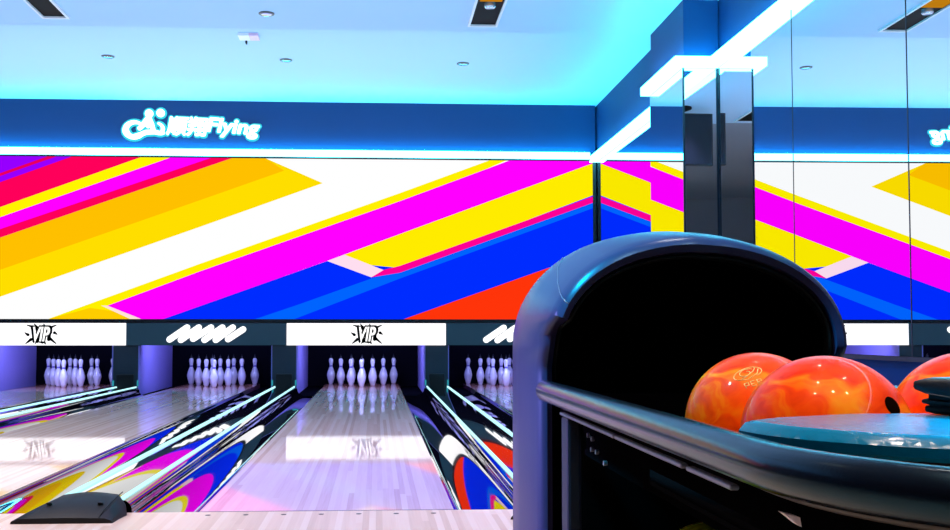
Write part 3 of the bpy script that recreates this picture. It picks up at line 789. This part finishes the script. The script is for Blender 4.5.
ball((.553, 1.62, .318), M['yellow_ball'], 'yellow bowling ball low down inside the ball return')

# ------------------------------------------------------------------ leather pouch on the deck plate
pc = empty('leather_pouch', (.631, 1.12, .6425)); tag(pc, 'black leather pouch lying on the cyan-lit deck beside the balls', 'pouch')
ex, ey = Vector((.52, -.854, 0)), Vector((.854, .52, 0))
def slab(l0, l1, d0, d1, zf, m, nm, bev=.003):
    """soft leather layer: zf(t) gives bottom and top along the front edge"""
    mb = MB(); rows = []; n = 18
    for k in range(n+1):
        t = k/n; zb, zt = zf(t); e = min(1, .62+t*8)        # rounded left end
        zb2, zt2 = zb+(zt-zb)*.5*(1-e), zt-(zt-zb)*.5*(1-e)
        L = l0+(l1-l0)*t; ring = []
        for dd, zz in ((d0+bev, zb2), (d0, zb2+(zt2-zb2)*.3), (d0, zb2+(zt2-zb2)*.75), (d0+bev, zt2), (d0+.02, zt2+.0012), (d1-bev, zt2), (d1, (zb2+zt2)/2), (d1-bev, zb2)):
            P = Vector((.623, 1.118, 0))+ex*L+ey*(dd+.004*math.sin(9*t))
            ring.append((P.x, P.y, zz))
        rows.append(ring)
    V = mb.grid(rows, close_u=True); mb.bm.faces.new(V[0][::-1]); mb.bm.faces.new(V[-1])
    return mb.build(nm, m, pc, smooth=True, angle=1.0)
slab(.004, .19, .006, .085, lambda t: (.6432, .6545-.004*min(1, t*2.2)), M['leather_in'], 'pouch_base')
slab(.002, .19, .003, .085, lambda t: (.6535-.003*min(1, t*2.2), .661-.006*min(1, t*2.2)), M['leather_in'], 'pouch_body')
slab(.008, .19, .007, .08, lambda t: (.644, .678), M['leather_in'], 'pouch_lining')
fp = slab(-.004, .19, -.003, .088, lambda t: (.668-.012*min(1, t*2.2), .6835+.002*t), M['leather'], 'pouch_flap')
mb = MB(); mb.tube([tuple(Vector((.623, 1.118, (.667-.010*min(1, t*2.2))))+ex*(.012+.16*t)+ey*(-.0035+.004*math.sin(9*t))) for t in [k/10 for k in range(11)]], .0006, 6); mb.build('stitching', M['metal_grey'], fp)

# ------------------------------------------------------------------ lights
def spot(loc, target, power, colr, size=60, blend=.6, radius=.06):
    l = bpy.data.lights.new('spot', 'SPOT'); l.energy = power; l.color = colr; l.spot_size = math.radians(size); l.spot_blend = blend; l.shadow_soft_size = radius
    o = bpy.data.objects.new('spot', l); col.objects.link(o); o.location = loc
    o.rotation_euler = (Vector(target)-Vector(loc)).to_track_quat('-Z', 'Y').to_euler(); return o
def area(loc, target, power, colr, sx, sy):
    l = bpy.data.lights.new('area', 'AREA'); l.energy = power; l.color = colr; l.shape = 'RECTANGLE'; l.size = sx; l.size_y = sy
    o = bpy.data.objects.new('area', l); col.objects.link(o); o.location = loc
    o.rotation_euler = (Vector(target)-Vector(loc)).to_track_quat('-Z', 'Y').to_euler(); return o
# lane downlights
for Xc, c in ((LX[0], (1, .82, .74)), (LX[1], (1, .82, .74)), (LX[2], (.78, .58, 1)), (LX[3], (.76, .66, 1))):
    for Y, e in ((4.4, 310), (6.4, 240), (8.6, 100)):
        spot((Xc, Y, ZC-.08), (Xc, Y+.5, 0), e, c, 75, .8, .05)
# approach downlights, seen as sparkles on the balls
for (x, y, e) in ((-1.2, 3.0, 120), (1.2, 3.1, 100), (-3.2, 3.2, 120), (1.6, 1.4, 90), (.2, 1.3, 110), (.6, .2, 130), (1.4, .0, 100), (-.4, .5, 110)):
    spot((x, y, ZC-.08), (x, y, 0), e, (1, .84, .7), 90, .8, .045)
# added unseen violet light washing the left flank of the ball return
spot((-3.0, 3.6, 1.1), (.34, 2.38, .42), 1900, (.50, .32, 1), 14, .5, .25)
# added cyan spots, standing in for strip light on the ball return
spot((-1.2, 1.9, 3.3), (.52, 2.0, .85), 1900, (0, .7, 1), 22, .7, .12)
spot((2.4, 2.6, 2.9), (.80, .97, .64), 5200, (0, .7, 1), 9, .7, .08)
# added unseen area lights, a cool fill for the ceiling
area((-2.6, 6.5, 2.4), (-2.6, 6.51, 4), 150, (.46, .72, 1), 9, 5)
area((-2.6, 11.0, 2.6), (-2.6, 11.01, 4), 115, (.52, .76, 1), 9, 3)
# violet lamps inside the pin decks
for i, Xc in enumerate(LX):
    area((Xc, MASK+.25, BZ1-.05), (Xc, MASK+1.4, .05), 25, (.36, .40, 1), 1.2, .15)

wd = bpy.data.worlds.new('world'); scn.world = wd; wd.use_nodes = True
wd.node_tree.nodes['Background'].inputs[0].default_value = (.02, .03, .05, 1); wd.node_tree.nodes['Background'].inputs[1].default_value = .2
scn.cycles.max_bounces = 12; scn.cycles.glossy_bounces = 8; scn.cycles.diffuse_bounces = 4
scn.cycles.sample_clamp_indirect = 6; scn.cycles.caustics_reflective = False
